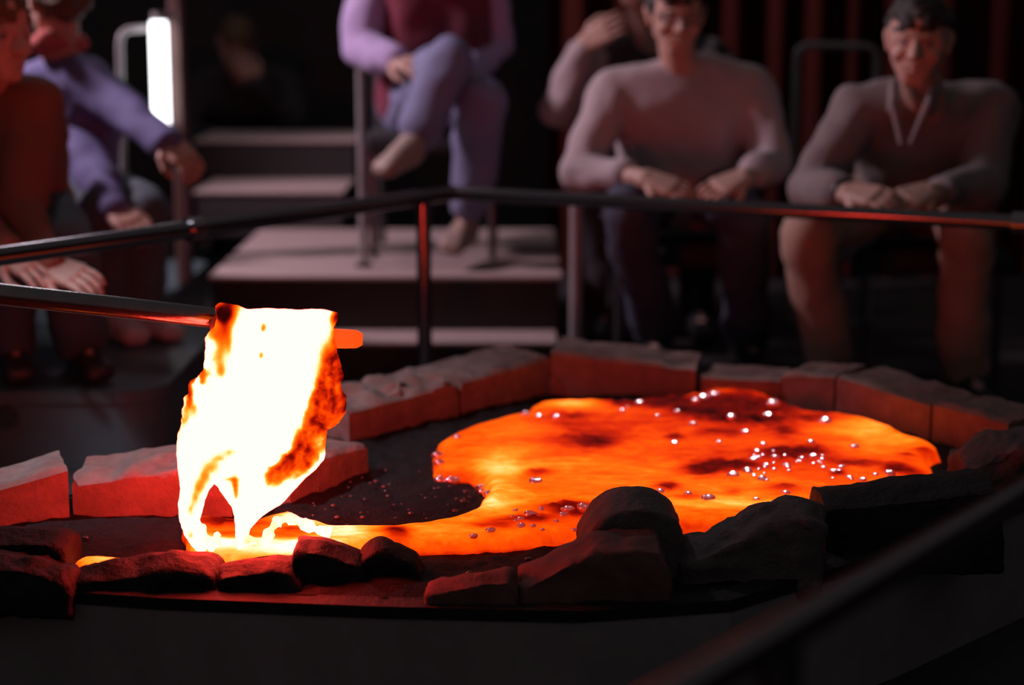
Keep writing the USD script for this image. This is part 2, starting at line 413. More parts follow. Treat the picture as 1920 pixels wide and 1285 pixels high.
def hair_cap(P, k, f, u, style='short', seed=0):
    B = lambda *a: bone(*[(P(*p), rr * k) for p, rr in a])
    cap = B(((0, -0.038, 0.036), 0.088), ((0, 0.018, 0.055), 0.070), ((0, -.06, 0.01), 0.075))
    if style == 'long':
        cap = cap + B(((0.06, -0.05, -0.02), 0.045), ((-0.06, -0.05, -0.02), 0.045), ((0.06, -0.06, -0.16), 0.04), ((-0.06, -0.06, -0.16), 0.04))
    cut = B(((0.09, 0.10, -0.02), 0.05), ((-0.09, 0.10, -0.02), 0.05), ((0.09, 0.06, -0.12), 0.05), ((-0.09, 0.06, -0.12), 0.05), ((.09, .12, .03), .04), ((-.09, .12, .03), .04)) 
    t = to_tm((cap - cut).refine_to_length(0.011)); t.merge_vertices()
    trimesh.smoothing.filter_taubin(t, lamb=0.5, nu=0.52, iterations=4)
    return ruffle(t, 0.022, 38, seed)

def person(label, J, head, clothes, hands, cat='person', hair=('dark_hair', 'short'), k=1.0, shoes='black_leather', sleeve=1.0, extras=None, hem=0.93, seed=0):
    """J: joints; clothes: dict(top=, sleeves=, legs=) of materials; head: (centre, facing, up)"""
    g = {n: np.asarray(v, float) for n, v in J.items()}
    floor_pt = (g['anL'] + g['anR']) / 2
    o = thing('person', label, cat, (floor_pt[0], floor_pt[1], min(g['toL'][2], g['toR'][2]) - 0.03))
    ax = unit(g['shR'] - g['shL']); spine = unit((g['shL'] + g['shR']) / 2 - (g['hiL'] + g['hiR']) / 2)
    fr = unit(np.cross(spine, ax)); fr = fr if fr @ head[1] >= 0 or abs(fr @ head[1]) < .2 else -fr
    sh = (g['shL'] + g['shR']) / 2; hip = (g['hiL'] + g['hiR']) / 2
    ch = sh * 0.74 + hip * 0.26 + fr * 0.02; wa = sh * 0.3 + hip * 0.7 + fr * 0.02
    nb = sh + spine * 0.055 + fr * 0.01
    def torso(e, low=True):
        c1, c2 = ch - ax * 0.085 * k, ch + ax * 0.085 * k
        w1, w2 = wa - ax * 0.075 * k, wa + ax * 0.075 * k
        out = [bone((g['shL'], .062 * k + e), (g['shR'], .062 * k + e), (c1, .112 * k + e), (c2, .112 * k + e), (sh + spine * .03, .06 * k + e)),
               bone((c1, .112 * k + e), (c2, .112 * k + e), (w1, .105 * k + e), (w2, .105 * k + e))]
        if low:
            out.append(bone((w1, .105 * k + e), (w2, .105 * k + e), (g['hiL'], .10 * k + e), (g['hiR'], .10 * k + e)))
        return out
    def arm(s, e, frac=1.0):
        w_ = g['el' + s] + (g['wr' + s] - g['el' + s]) * frac
        return [bone((g['sh' + s], .060 * k + e), (g['el' + s], .045 * k + e)), bone((g['el' + s], .045 * k + e), (w_, (.030 + .012 * (1 - frac)) * k + e * 0.85))]
    def leg(s, e, frac=1.0):
        a_ = g['kn' + s] + (g['an' + s] - g['kn' + s]) * frac
        return [bone((g['hi' + s], .088 * k + e), (g['kn' + s], .060 * k + e)), bone((g['kn' + s], .060 * k + e), (a_, .042 * k + e * 1.0 + (0.012 if e > 0 else 0)))]
    hc = np.asarray(head[0], float); f, u = unit(head[1]), unit(head[2])
    face, eyes, P = head_parts(hc, f, u, k)
    bd = torso(-.012) + arm('L', -.006) + arm('R', -.006) + leg('L', -.006) + leg('R', -.006)
    bd.append(bone((nb - spine * .03, .060 * k), (P(0, -0.02, -0.055), .052 * k)))
    for s in 'LR':
        bd.append(bone((g['an' + s], .036 * k), (g['an' + s] * .6 + g['to' + s] * .4, .034 * k), (g['to' + s], .022 * k)))
    body = to_man(soft(bd, 0.028, 10)) + to_man(face)
    for s in 'LR':
        if s in hands:
            h_ = hands[s]
            body = body + to_man(hand(g['wr' + s], h_[0], h_[1], h_[2], *h_[3:]))
    obj('body', to_tm(body), M['skin'], o, smooth=60)
    for e_ in eyes:
        obj('eye', e_, M['eye'], o, smooth=True)
    if hair:
        obj('hair', hair_cap(P, k, f, u, hair[1], seed), M[hair[0]], o, smooth=60)
    top = torso(.016)
    fold = dict(amp=0.030, scale=9, stretch=(1, 1, 0.8))
    if clothes.get('sleeves', clothes['top']) == clothes['top']:
        t = soft(top + arm('L', .018, sleeve) + arm('R', .018, sleeve), 0.024, 8)
        obj(clothes.get('top_name', 'sweater'), ruffle(t, seed=seed, **fold), M[clothes['top']], o, smooth=60)
    else:
        obj(clothes.get('top_name', 'sweater'), ruffle(soft(top, 0.024, 8), seed=seed, **fold), M[clothes['top']], o, smooth=60)
        for s in 'LR':
            obj('sleeve', ruffle(soft(arm(s, .02, sleeve), 0.02, 8), seed=seed + 3, **fold), M[clothes['sleeves']], o, smooth=60)
    if clothes.get('collar'):
        m_ = clothes['collar']
        col = bone((nb - spine * .015, .068 * k), (P(0, -0.02, -0.075), .060 * k)) - bone((P(0, 0.0, -0.03), .062 * k), (P(0, 0.03, -0.1), .045 * k))
        obj('collar', soft([col], 0.014, 4), M[m_], o, smooth=60)
    tr = [bone((g['hiL'], .10 * k + .014), (g['hiR'], .10 * k + .014), (wa * .4 + hip * .6 - ax * .07, .09 * k + .014), (wa * .4 + hip * .6 + ax * .07, .09 * k + .014))]
    obj('trousers', ruffle(soft(tr + leg('L', .016, hem) + leg('R', .016, hem), 0.026, 8), seed=seed + 5, amp=.026, scale=9), M[clothes['legs']], o, smooth=60)
    for s in 'LR':
        an, to = g['an' + s], g['to' + s]; fd = unit(to - an)
        dn = unit(fd - (an - g['kn' + s]) * 0 - np.array([0, 0, 1.0]) * 1e-6)
        heel = an + unit(an - g['kn' + s]) * 0.05 - fd * 0.02
        sn = np.cross(fd, unit(an - g['kn' + s])); sn = unit(sn)
        s_ = soft([bone((an + unit(an - g['kn' + s]) * 0.01, .046 * k), (heel, .040 * k), (an * .5 + to * .5 + unit(an - g['kn' + s]) * .01, .042 * k)),
                   bone((an * .5 + to * .5 + unit(an - g['kn' + s]) * .012, .040 * k), (to + sn * .015, .028 * k), (to - sn * .015, .028 * k), (heel, .036 * k))], 0.016, 4)
        obj('shoe', s_, M[shoes], o, smooth=60)
    if extras:
        extras(o, g, P, fr, ax)
    return o

def ring(c, axis, R, r, squash=1.0):
    axis = unit(axis); s = unit(np.cross(axis, [0.3, 0.2, 1.0])); n = np.cross(axis, s)
    t = np.linspace(0, 2 * math.pi, 25)[:-1]
    V, Fc = [], []
    for a_ in t:
        rad = math.cos(a_) * s + math.sin(a_) * n * squash
        for b_ in np.linspace(0, 2 * math.pi, 9)[:-1]:
            V.append(np.asarray(c) + rad * (R + r * math.cos(b_)) + axis * r * math.sin(b_))
    for i in range(24):
        for j in range(8):
            a_, b_, c_, d_ = i * 8 + j, i * 8 + (j + 1) % 8, ((i + 1) % 24) * 8 + j, ((i + 1) % 24) * 8 + (j + 1) % 8
            Fc += [[a_, c_, d_], [a_, d_, b_]]
    m_ = trimesh.Trimesh(np.array(V), np.array(Fc), process=False)
    if m_.volume < 0:
        m_.invert()
    return m_

UPZ = np.array([0, 0, 1.0])
# --- middle man in the light sweater
def glasses(o, g, P, fr, ax):
    for s in (-1, 1):
        c = P(s * 0.032, 0.093, 0.006)
        obj('spectacle_rim', ring(c, P(0, 1, 0) - P(0, 0, 0), 0.022, 0.0022, 0.8), M['black_metal'], o)
        obj('spectacle_arm', tube([P(s * 0.056, 0.09, 0.01), P(s * 0.082, -0.01, 0.02)], 0.002, 8), M['black_metal'], o)
    obj('spectacle_bridge', tube([P(-0.011, 0.096, 0.01), P(0.011, 0.096, 0.01)], 0.002, 8), M['black_metal'], o)
J = dict(shL=U(1152, 172, D=5.36), shR=U(1402, 168, D=5.40), elL=U(1092, 318, D=5.22), elR=U(1446, 312, D=5.26), wrL=U(1210, 335, D=5.02), wrR=U(1392, 335, D=5.04),
         hiL=U(1212, 362, D=5.48), hiR=U(1342, 362, D=5.48), knL=U(1176, 402, D=5.02), knR=U(1392, 410, D=5.02), anL=U(1232, 632, D=5.32), anR=U(1400, 640, D=5.32))
J['toL'] = J['anL'] + [-0.01, -0.15, -0.055]; J['toR'] = J['anR'] + [0.02, -0.15, -0.055]
person('person in a light sweater and dark jeans sitting with both hands in the lap', J, (U(1268, 28, D=5.28), (0.06, -1, -0.16), (0, -.1, 1)),
       dict(top='light_sweater', legs='navy_denim'), dict(L=(U(1290, 362, D=4.96) - J['wrL'], UPZ + [0, -.5, 0], 1, 0.5), R=(U(1325, 362, D=4.97) - J['wrR'], UPZ + [0, -.5, 0], -1, 0.5)),
       sleeve=0.62, extras=glasses, seed=1)
chair('black padded chair under the person in the light sweater', U(1277, 400, D=5.52)[0], 5.52, 0.0)

# --- right man in the grey pullover, leaning on the knees
def zip_and_watch(o, g, P, fr, ax):
    sh = (g['shL'] + g['shR']) / 2
    for s in (-1, 1):
        a_ = P(s * 0.055, 0.0, -0.115); b_ = P(s * 0.045, 0.075, -0.15); c_ = P(s * 0.012, 0.10, -0.25)
        obj('collar_flap', soft([bone((a_, .012), (b_, .012), (P(s * .05, .05, -.175), .012)), bone((b_, .012), (c_, .009))], 0.012, 4), M['grey_sweater'], o, smooth=60)
    obj('bracelet', ring(g['wrL'] + (g['elL'] - g['wrL']) * .06, g['wrL'] - g['elL'], 0.031, 0.006), M['black_leather'], o)
J = dict(shL=U(1612, 212, D=4.98), shR=U(1862, 206, D=5.04), elL=U(1518, 352, D=4.86), elR=U(1838, 352, D=4.88), wrL=U(1588, 362, D=4.64), wrR=U(1742, 362, D=4.66),
         hiL=U(1660, 372, D=5.36), hiR=U(1790, 372, D=5.38), knL=U(1512, 440, D=4.84), knR=U(1812, 440, D=4.86), anL=U(1560, 690, D=5.02), anR=U(1806, 702, D=5.0))
J['toL'] = J['anL'] + [-0.03, -0.16, -0.06]; J['toR'] = J['anR'] + [0.03, -0.16, -0.06]
person('person in a grey collared pullover and beige trousers leaning forward with folded forearms', J, (U(1722, 78, D=4.74), (-0.30, -1, -0.12), (0.02, -.14, 1)),
       dict(top='grey_sweater', legs='beige_chino', top_name='pullover'), dict(L=(U(1665, 372, D=4.55) - J['wrL'], UPZ + [0, -.7, 0], 1, 0.75), R=(U(1640, 392, D=4.53) - J['wrR'], UPZ + [0, -.7, 0], -1, 0.4)),
       sleeve=0.7, extras=zip_and_watch, seed=2)
chair('black padded chair under the person in the grey pullover', U(1725, 400, D=5.40)[0], 5.40, 0.0)

# --- centre, crossed legs, head above the frame
J = dict(shL=U(706, -104, D=6.12), shR=U(900, -104, D=6.14), elL=U(672, 92, D=6.0), elR=U(930, 84, D=6.2), wrL=U(738, 112, D=5.84), wrR=U(884, 128, D=6.0),
         hiL=U(770, 196, D=6.12), hiR=U(860, 196, D=6.12), knL=U(842, 110, D=5.66), knR=U(908, 190, D=5.64), anL=U(775, 268, D=5.54), anR=U(874, 424, D=5.86))
J['toL'] = U(722, 316, D=5.44); J['toR'] = U(846, 462, D=5.72)
person('person in a lilac shirt and maroon knitted vest sitting with crossed legs above the landing', J, (U(800, -215, D=6.0), (0.0, -1, -0.2), UPZ),
       dict(top='maroon_knit', sleeves='lilac_shirt', legs='blue_trousers', top_name='vest', collar='lilac_shirt'),
       dict(L=(U(790, 128, D=5.74) - J['wrL'], UPZ + [0, -.5, 0], 1, 0.6), R=(U(850, 150, D=5.9) - J['wrR'], UPZ + [0, -.5, 0], -1, 0.5)), hair=('brown_hair', 'short'), shoes='tan_leather', seed=3, hem=0.80)
chair('black padded chair on the stair landing under the person with crossed legs', U(815, 300, D=6.16)[0], 6.16, z2)

# --- left pair on the platform
J = dict(shL=U(60, 172, D=5.42), shR=U(160, 158, D=5.28), elL=U(176, 322, D=5.18), elR=U(244, 216, D=5.16), wrL=U(212, 392, D=5.0), wrR=U(308, 262, D=5.04),
         hiL=U(62, 350, D=5.50), hiR=U(150, 350, D=5.40), knL=U(196, 400, D=5.06), knR=U(272, 398, D=5.12), anL=U(205, 640, D=5.02), anR=U(262, 640, D=5.06))
J['anL'][2] = J['anR'][2] = .29
J['toL'] = J['anL'] + [0.10, -0.12, -0.06]; J['toR'] = J['anR'] + [0.11, -0.1, -0.06]
def scarf(o, g, P, fr, ax):
    obj('scarf', soft([bone((P(-.06, .02, -.12), .03), (P(.0, .06, -.13), .03)), bone((P(.0, .06, -.13), .03), (P(.06, .02, -.12), .03)), bone((P(.06, .0, -.12), .03), (P(-.06, -.03, -.11), .03))], .014, 5), M['red_scarf'], o, smooth=60)
person('person in a red scarf and blue jacket stretching one arm towards the tube lamp', J, (U(105, 4, D=5.3), (-0.5, 0.6, -0.1), UPZ),
       dict(top='blue_jacket', legs='grey_trousers', top_name='jacket'), dict(L=(U(245, 420, D=4.94) - J['wrL'], UPZ + [0, -.4, 0], -1, 0.5), R=(U(350, 300, D=5.0) - J['wrR'], UPZ + [0, -.4, 0], 1, 0.8)),
       hair=('brown_hair', 'short'), extras=scarf, shoes='white_canvas', seed=4)
chair('black padded chair under the person in the blue jacket', U(100, 400, D=5.48)[0], 5.48, 0.2, rot=0.45, top=0.66)

J = dict(shL=U(-85, 200, D=4.60), shR=U(58, 202, D=4.52), elL=U(-110, 360, D=4.42), elR=U(48, 392, D=4.42), wrL=U(10, 470, D=4.20), wrR=U(90, 500, D=4.20),
         hiL=U(-40, 395, D=4.80), hiR=U(62, 395, D=4.76), knL=U(18, 480, D=4.34), knR=U(130, 474, D=4.34), anL=U(20, 680, D=4.48), anR=U(150, 680, D=4.50))
J['anL'][2] = J['anR'][2] = .29
J['toL'] = J['anL'] + [0.05, -0.10, -0.06]; J['toR'] = J['anR'] + [0.07, -0.10, -0.06]
person('person in a rust brown shirt at the left edge of the picture leaning forward', J, (U(-8, 62, D=4.42), (0.75, -0.6, -0.15), UPZ),
       dict(top='rust_shirt', legs='grey_trousers', top_name='shirt'), dict(L=(U(100, 525, D=4.12) - J['wrL'], UPZ + [0, -.5, 0], 1, 0.6), R=(U(190, 535, D=4.12) - J['wrR'], UPZ + [0, -.5, 0], 1, 0.6)),
       hair=('brown_hair', 'short'), seed=5)
chair('black padded chair at the left edge under the person in the rust brown shirt', U(10, 400, D=4.82)[0], 4.73, 0.2, rot=0.3, w=0.40, top=0.60)

# --- back row: bowed figure beyond the stairs, and the one behind the light sweater with a raised forearm
x = U(455, 100, D=8.2)[0]
J = dict(shL=(x - .20, 8.30, .76), shR=(x + .20, 8.30, .76), elL=(x - .26, 8.15, .52), elR=(x + .24, 8.05, .60), wrL=(x - .12, 7.95, .55), wrR=(x + .09, 7.93, .78), hiL=(x - .09, 8.5, .48), hiR=(x + .09, 8.5, .48),
         knL=(x - .16, 8.05, .50), knR=(x + .16, 8.05, .50), anL=(x - .15, 8.12, .09), anR=(x + .15, 8.12, .09), toL=(x - .17, 7.97, .03), toR=(x + .17, 7.97, .03))
person('person bowed forward in the dark beyond the stairs with a hand at the chin', J, (np.array([x - .01, 8.10, .945]), (0.1, -1, -0.55), (0.2, -.5, 1)), dict(top='black_cloth', legs='black_cloth'),
       dict(L=((.1, -.1, 0), UPZ, 1, .5), R=((-.05, -.02, .1), (0, -1, 0), 1, .9)), hair=('brown_hair', 'short'), seed=6)
chair('black padded chair beyond the stairs under the bowed person', x, 8.52, 0.0)

J = dict(shL=U(1120, 110, D=6.30), shR=U(1330, 110, D=6.30), elL=U(1046, 200, D=6.07), elR=U(1380, 230, D=6.20), wrL=U(1096, 84, D=6.01), wrR=U(1290, 250, D=6.00), hiL=U(1170, 312, D=6.40), hiR=U(1270, 312, D=6.40),
         knL=U(1120, 340, D=6.00), knR=U(1310, 340, D=6.00), anL=U(1130, 580, D=6.10), anR=U(1310, 580, D=6.10))
J['anL'][2] = J['anR'][2] = 0.09
J['toL'] = J['anL'] + [0, -.15, -.06]; J['toR'] = J['anR'] + [0, -.15, -.06]
def bangle(o, g, P, fr, ax):
    obj('bangle', ring(g['wrL'] + (g['elL'] - g['wrL']) * .12, g['wrL'] - g['elL'], 0.034, 0.006), M['gold'], o, label='gold bangle')
person('person in black behind the light sweater resting the head on a raised hand', J, (U(1196, -58, D=6.09), (-0.2, -1, -0.2), (0.15, -.1, 1)), dict(top='black_cloth', sleeves='light_sweater', legs='black_cloth'),
       dict(L=(U(1168, 34, D=5.99) - J['wrL'], (0, -1, .6), -1, .5), R=((-.1, -.1, 0), UPZ, -1, .5)), sleeve=0.85, extras=bangle, seed=7)
chair('black padded chair in the second row behind the person in the light sweater', U(1220, 400, D=6.43)[0], 6.43, 0.0)

# ================================================================== GUARD RAIL round the lava tray
zr = U(850, 360, D=4.9)[2]
c0 = U(850, 362, z=zr); l1 = U(0, 480, z=zr); r1 = U(1915, 418, z=zr)
n0_, n1_ = U(1303, 1285, z=zr), U(1925, 924, z=zr)
dl, dr, dn = unit(l1 - c0), unit(r1 - c0), unit(n1_ - n0_)
A_ = np.array([dr[:2], -dn[:2]]).T
s_, t_ = np.linalg.solve(A_, (n0_ - c0)[:2])
c1 = c0 + dr * s_
gr = thing('guard_rail', 'black metal guard rail running around the lava tray', 'railing', (c0[0], c0[1], 0))
obj('top_rail', tube(fillet([c0 + dl * 3.2, c0 + dl * .06, c0], 0.02), 0.021, 18), M['rail_metal'], gr)
obj('top_rail', tube([c0 - dr * .02, c0 + dr * .5 * s_, c1], 0.019, 18), M['rail_metal'], gr)
obj('top_rail', tube([c1 + dn * .02, c1 - dn * 2.0, c1 - dn * 3.7], 0.016, 18), M['rail_metal'], gr)
for q in (c0 + dl * .13, c0 + dl * 2.4, c1 - dr * .12, c1 - dn * 3.0):
    obj('post', tube([(q[0], q[1], 0), (q[0], q[1], zr - .01)], 0.020, 16), M['rail_metal'], gr)
    obj('foot_plate', box((q[0] - .05, q[1] - .05, 0), (q[0] + .05, q[1] + .05, .01), .003), M['rail_metal'], gr)
q = U(310, 424, z=zr); q = c0 + dl * np.dot(q - c0, dl)
obj('sleeve', tube([q - dl * .02, q + dl * .02], 0.028, 18), M['dark_steel'], gr)
q = c0 + dr * np.dot(r1 - c0, dr)
obj('sleeve', tube([q - dr * .02, q + dr * .12], 0.0275, 18), M['dark_steel'], gr)

# ================================================================== LAVA TRAY
ZL = 0.25
rim_poly = [(-1.02, 2.76), (-.55, 2.66), (-.2, 2.62), (.1, 2.60), (.34, 2.65), (.66, 2.92), (1.02, 3.28), (1.10, 3.52), (.95, 3.78), (.66, 4.12), (.42, 4.26), (0, 4.24), (-.30, 4.02), (-.52, 3.80), (-.66, 3.42), (-.86, 3.28), (-1.12, 3.26)]
tp = Polygon(rim_poly).buffer(.05).buffer(-.05)
tr_ = thing('lava_tray', 'low dark tray of black sand that the lava spreads over', 'tray', (0, 3.4, 0))
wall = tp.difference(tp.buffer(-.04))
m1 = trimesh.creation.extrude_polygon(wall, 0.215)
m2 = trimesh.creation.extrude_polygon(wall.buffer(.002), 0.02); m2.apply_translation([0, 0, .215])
obj('tray_shade_strip', m2, M['dimmed_rock'], tr_, label='black strip standing in for shade along the top of the tray wall')  # added strip, shade put into its colour so the pour leaves no red band
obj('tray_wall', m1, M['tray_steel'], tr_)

def grid_mesh(poly, step_, extra=(), jitter=0.25, seed=0):
    rng = np.random.default_rng(seed)
    x0, y0, x1, y1 = poly.bounds
    X, Y = np.meshgrid(np.arange(x0, x1, step_), np.arange(y0, y1, step_))
    Pn = np.stack([X.ravel(), Y.ravel()], 1) + rng.uniform(-jitter, jitter, (X.size, 2)) * step_
    inner = poly.buffer(-step_ * 0.6)
    Pn = Pn[shapely.contains_xy(inner, Pn[:, 0], Pn[:, 1])]
    rings = [poly.exterior] + list(poly.interiors)
    bd = np.vstack([[r_.interpolate(t).coords[0] for t in np.arange(0, r_.length, step_)] for r_ in rings])
    P2 = np.vstack([bd, Pn])
    tri = Delaunay(P2).simplices
    c = P2[tri].mean(1)
    tri = tri[shapely.contains_xy(poly, c[:, 0], c[:, 1])]
    a_, b_, c_ = P2[tri[:, 0]], P2[tri[:, 1]], P2[tri[:, 2]]
    cr = (b_[:, 0] - a_[:, 0]) * (c_[:, 1] - a_[:, 1]) - (b_[:, 1] - a_[:, 1]) * (c_[:, 0] - a_[:, 0])
    tri = tri[np.abs(cr) > 1e-9]; cr = cr[np.abs(cr) > 1e-9]
    tri[cr < 0] = tri[cr < 0][:, ::-1]
    dist = cKDTree(np.vstack([[r_.interpolate(t).coords[0] for t in np.arange(0, r_.length, step_ / 3)] for r_ in rings])).query(P2)[0]
    dist[:len(bd)] = 0
    return P2, tri, dist, len(bd)

def fbm2(P2, scale, seed):
    q = np.column_stack([P2 * scale, np.full(len(P2), seed * 3.1)])
    return (meshkit.noise(q, seed) - .5) + .5 * (meshkit.noise(q * 2.1, seed + 1) - .5) + .25 * (meshkit.noise(q * 4.3, seed + 2) - .5)

P2, tri, dist, nb_ = grid_mesh(tp.buffer(-.035), 0.014, seed=3)
zs_ = ZL - .016 + .016 * fbm2(P2, 7, 4) + .010 * fbm2(P2, 40, 8)
obj('sand_bed', (np.column_stack([P2, zs_]), tri), M['black_sand'], tr_, smooth=True)

# ---- the pool of lava
pool_px = [(812, 882), (811, 858), (818, 838), (840, 822), (880, 803), (935, 788), (980, 776), (1008, 758), (1060, 755), (1110, 754), (1150, 757), (1210, 757), (1262, 752), (1302, 744), (1335, 734), (1390, 736), (1440, 744), (1480, 766),
           (1530, 778), (1575, 779), (1625, 790), (1680, 806), (1700, 820), (1735, 828), (1762, 844), (1764, 856), (1742, 862), (1728, 864), (1748, 876), (1752, 888), (1735, 897), (1690, 906), (1640, 915), (1590, 928), (1535, 948), (1460, 972),
           (1380, 985), (1280, 990), (1200, 1004), (1110, 1006), (1040, 1010), (950, 1016), (850, 1018), (770, 1020), (700, 1024), (640, 1040), (560, 1050), (460, 1052), (390, 1046), (352, 1020), (338, 985), (352, 966), (380, 972), (420, 975),
           (470, 982), (510, 968), (545, 962), (585, 978), (630, 992), (690, 993), (745, 991), (800, 984), (845, 975), (882, 962), (902, 942), (912, 922), (903, 904), (880, 892), (850, 890), (830, 893)]
pool = Polygon([tuple(U(a_, b_, z=ZL)[:2]) for a_, b_ in pool_px]).buffer(.005).buffer(-.008).buffer(.003)
rim_w = np.array([pool.exterior.interpolate(t).coords[0] for t in np.arange(0, pool.exterior.length, .012)])
wob = .010 * fbm2(rim_w, 28, 17)
cen = np.roll(rim_w, -1, 0) - np.roll(rim_w, 1, 0); nrm = np.column_stack([cen[:, 1], -cen[:, 0]]); nrm /= np.linalg.norm(nrm, axis=1)[:, None]
pool = Polygon(rim_w + nrm * wob[:, None]).buffer(0)
pool = max(pool.geoms, key=lambda g_: g_.area) if hasattr(pool, 'geoms') else pool

def patch_fn(px, py, rx, ry, at=lambda a_, b_: U(a_, b_, z=ZL)[:2], pts=None):
    c = at(px, py); Mx = np.column_stack([at(px + rx, py) - c, at(px, py - ry) - c])
    q = np.linalg.solve(Mx, (pts - c).T)
    return np.exp(-(q ** 2).sum(0))

POOL_HEAT = [  # centre, radii, change of heat
    (1000, 850, 150, 26, .03), (945, 880, 50, 26, .12), (925, 920, 45, 36, .16), (900, 960, 60, 18, .13), (1040, 960, 130, 16, .10), (1075, 762, 75, 11, .17), (1380, 955, 150, 12, .20), (1230, 930, 160, 22, .05),
    (1620, 808, 62, 16, .16), (1690, 832, 50, 12, .10), (1180, 880, 150, 30, .03), (760, 1000, 120, 12, .15), (640, 1005, 60, 18, .30), (540, 1036, 120, 16, .40), (400, 1030, 60, 18, .30), (560, 978, 45, 14, .35), (1370, 780, 130, 40, -.17), (1480, 868, 130, 24, -.13), (1180, 800, 160, 30, -.07), (930, 870, 70, 40, .02), (920, 940, 50, 40, .03), (1640, 820, 80, 20, .05), (1450, 880, 60, 14, -.02),
    (1095, 835, 75, 22, -.26), (1130, 840, 30, 9, -.15), (1060, 795, 45, 14, -.22), (1180, 762, 55, 9, -.45), (1240, 768, 60, 10, -.36), (1330, 770, 60, 20, -.26), (1290, 785, 40, 10, -.2), (1400, 765, 60, 20, -.30), (1430, 800, 60, 12, -.3), (1365, 790, 30, 10, -.35),
    (1350, 820, 50, 7, -.26), (1470, 775, 50, 14, -.25), (1540, 795, 45, 9, -.25), (1475, 820, 26, 9, -.28), (1265, 830, 22, 6, -.3), (1010, 900, 26, 8, -.38), (1345, 880, 46, 11, -.42), (1320, 892, 40, 9, -.35), (1390, 885, 40, 8, -.25), (1470, 862, 60, 10, -.28),
    (1520, 855, 40, 9, -.22), (1610, 880, 55, 9, -.25), (1570, 897, 14, 5, -.38), (1675, 888, 22, 6, -.38), (1700, 895, 40, 6, -.30), (1735, 855, 22, 5, -.28), (1700, 866, 20, 5, -.28), (1470, 925, 26, 6, -.3), (1375, 935, 16, 5, -.2), (1250, 925, 22, 9, -.45), (1290, 945, 26, 5, -.2),
    (1060, 965, 55, 11, -.42), (1095, 975, 40, 10, -.3), (985, 985, 50, 7, -.34), (920, 995, 40, 7, -.30), (740, 1007, 26, 7, -.35), (750, 1012, 20, 6, -.3), (870, 825, 60, 10, -.10), (1600, 845, 80, 7, .04), (1280, 855, 130, 14, -.07), (425, 990, 60, 10, -.30), (430, 1015, 36, 7, -.26), (560, 1006, 40, 6, -.30), (520, 1018, 60, 5, -.2)]
def pool_heat(pts):
    h = np.full(len(pts), .62)
    for a_ in POOL_HEAT:
        h += a_[4] * patch_fn(*a_[:4], pts=pts)
    return np.clip(h, .24, 1.1)

P2, tri, dist, nbd = grid_mesh(pool, 0.0075, seed=5)
heat = pool_heat(P2)
crust = np.clip((.62 - heat) / .4, 0, 1)
edge = np.clip(dist / .03, 0, 1)
ztop = ZL - .012 + .024 * np.sqrt(np.maximum(1 - (1 - edge) ** 2, 0)) + .006 * fbm2(P2, 9, 21) * edge + .016 * crust * (fbm2(P2, 55, 31) + .2) * edge
n = len(P2)
bot = np.column_stack([P2, np.full(n, ZL - .028)])
V = np.vstack([np.column_stack([P2, ztop]), bot])
Fc = [tri, tri[:, ::-1] + n]
ring_i = np.arange(nbd); nxt = np.roll(ring_i, -1)
Fc.append(np.column_stack([ring_i, nxt, nxt + n])); Fc.append(np.column_stack([ring_i, nxt + n, ring_i + n]))
heat_edge = heat - .10 * np.exp(-(dist / .010) ** 2)
lava = thing('lava_pool', 'glowing orange lava pool with darker crust spreading over the black sand', 'lava', (.2, 3.4, ZL - .03))
pv = obj('molten_surface', (V, np.vstack(Fc)), M['lava_pool'], lava, smooth=True)
heat_primvar(pv, np.r_[heat_edge, np.full(n, .3)])

# crust bubbles and lumps that catch the stage lights and the added pool spot
rng = np.random.default_rng(11)
BUB = [(1340, 738, 1.3), (1322, 745, 1.2), (1306, 754, 1.1), (1451, 764, 1.3), (1443, 779, 1.0), (1551, 792, 1.3), (1370, 784, 1.1), (1300, 797, 1.0), (1395, 809, .9), (1344, 829, .7), (1430, 833, .7), (1422, 847, .7), (1522, 832, .8), (1604, 838, .9), (1266, 829, .8), (1403, 884, 1.1), (1378, 892, 1.1),
       (1433, 898, 1.0), (1450, 858, .8), (1415, 866, .8), (1438, 870, .8), (1477, 872, .8), (1500, 860, .8), (1525, 859, .8), (1328, 936, 1.1), (1290, 927, .7), (1417, 932, .6), (1236, 922, .7), (1002, 903, 1.1), (1044, 781, .9), (1011, 780, .8), (986, 775, 1.0), (1197, 757, .9), (1175, 762, .8), (1168, 770, .8), (1232, 782, .7), (1268, 774, .7),
       (820, 846, 1.1), (820, 862, 1.1), (819, 877, 1.2), (852, 881, 1.3), (890, 892, .9), (900, 898, .8), (912, 914, .8), (858, 820, .8), (1092, 962, 1.2), (1065, 958, .9), (1060, 968, .8), (990, 968, 1.0), (980, 985, .8), (918, 994, .8), (1668, 888, 1.2), (1590, 893, .7), (1615, 897, .7), (1560, 880, .6), (1580, 875, .6), (1640, 890, .6), (1475, 922, .7), (890, 998, .7), (1115, 960, .7)]
for k in range(46):
    a_, b_ = (rng.uniform(1410, 1600), rng.uniform(852, 900)) if k < 30 else (rng.uniform(960, 1110), rng.uniform(952, 994))
    BUB.append((a_, b_, rng.uniform(.35, .58)))
tree = cKDTree(P2)
for a_, b_, s in BUB:
    c = U(a_, b_, z=ZL + .014)[:2]
    j = tree.query(c)[1]
    m_ = trimesh.creation.icosphere(2, .0095 * s)
    m_.vertices *= [1.0 + rng.uniform(0, .4), 1.0 + rng.uniform(0, .3), .75]
    ruffle(m_, .003 * s, 160, int(a_))
    m_.apply_translation([P2[j, 0], P2[j, 1], ztop[j] + .001])
    pr = obj('crust_bubble', m_, M['crust_glass'], lava, smooth=True)

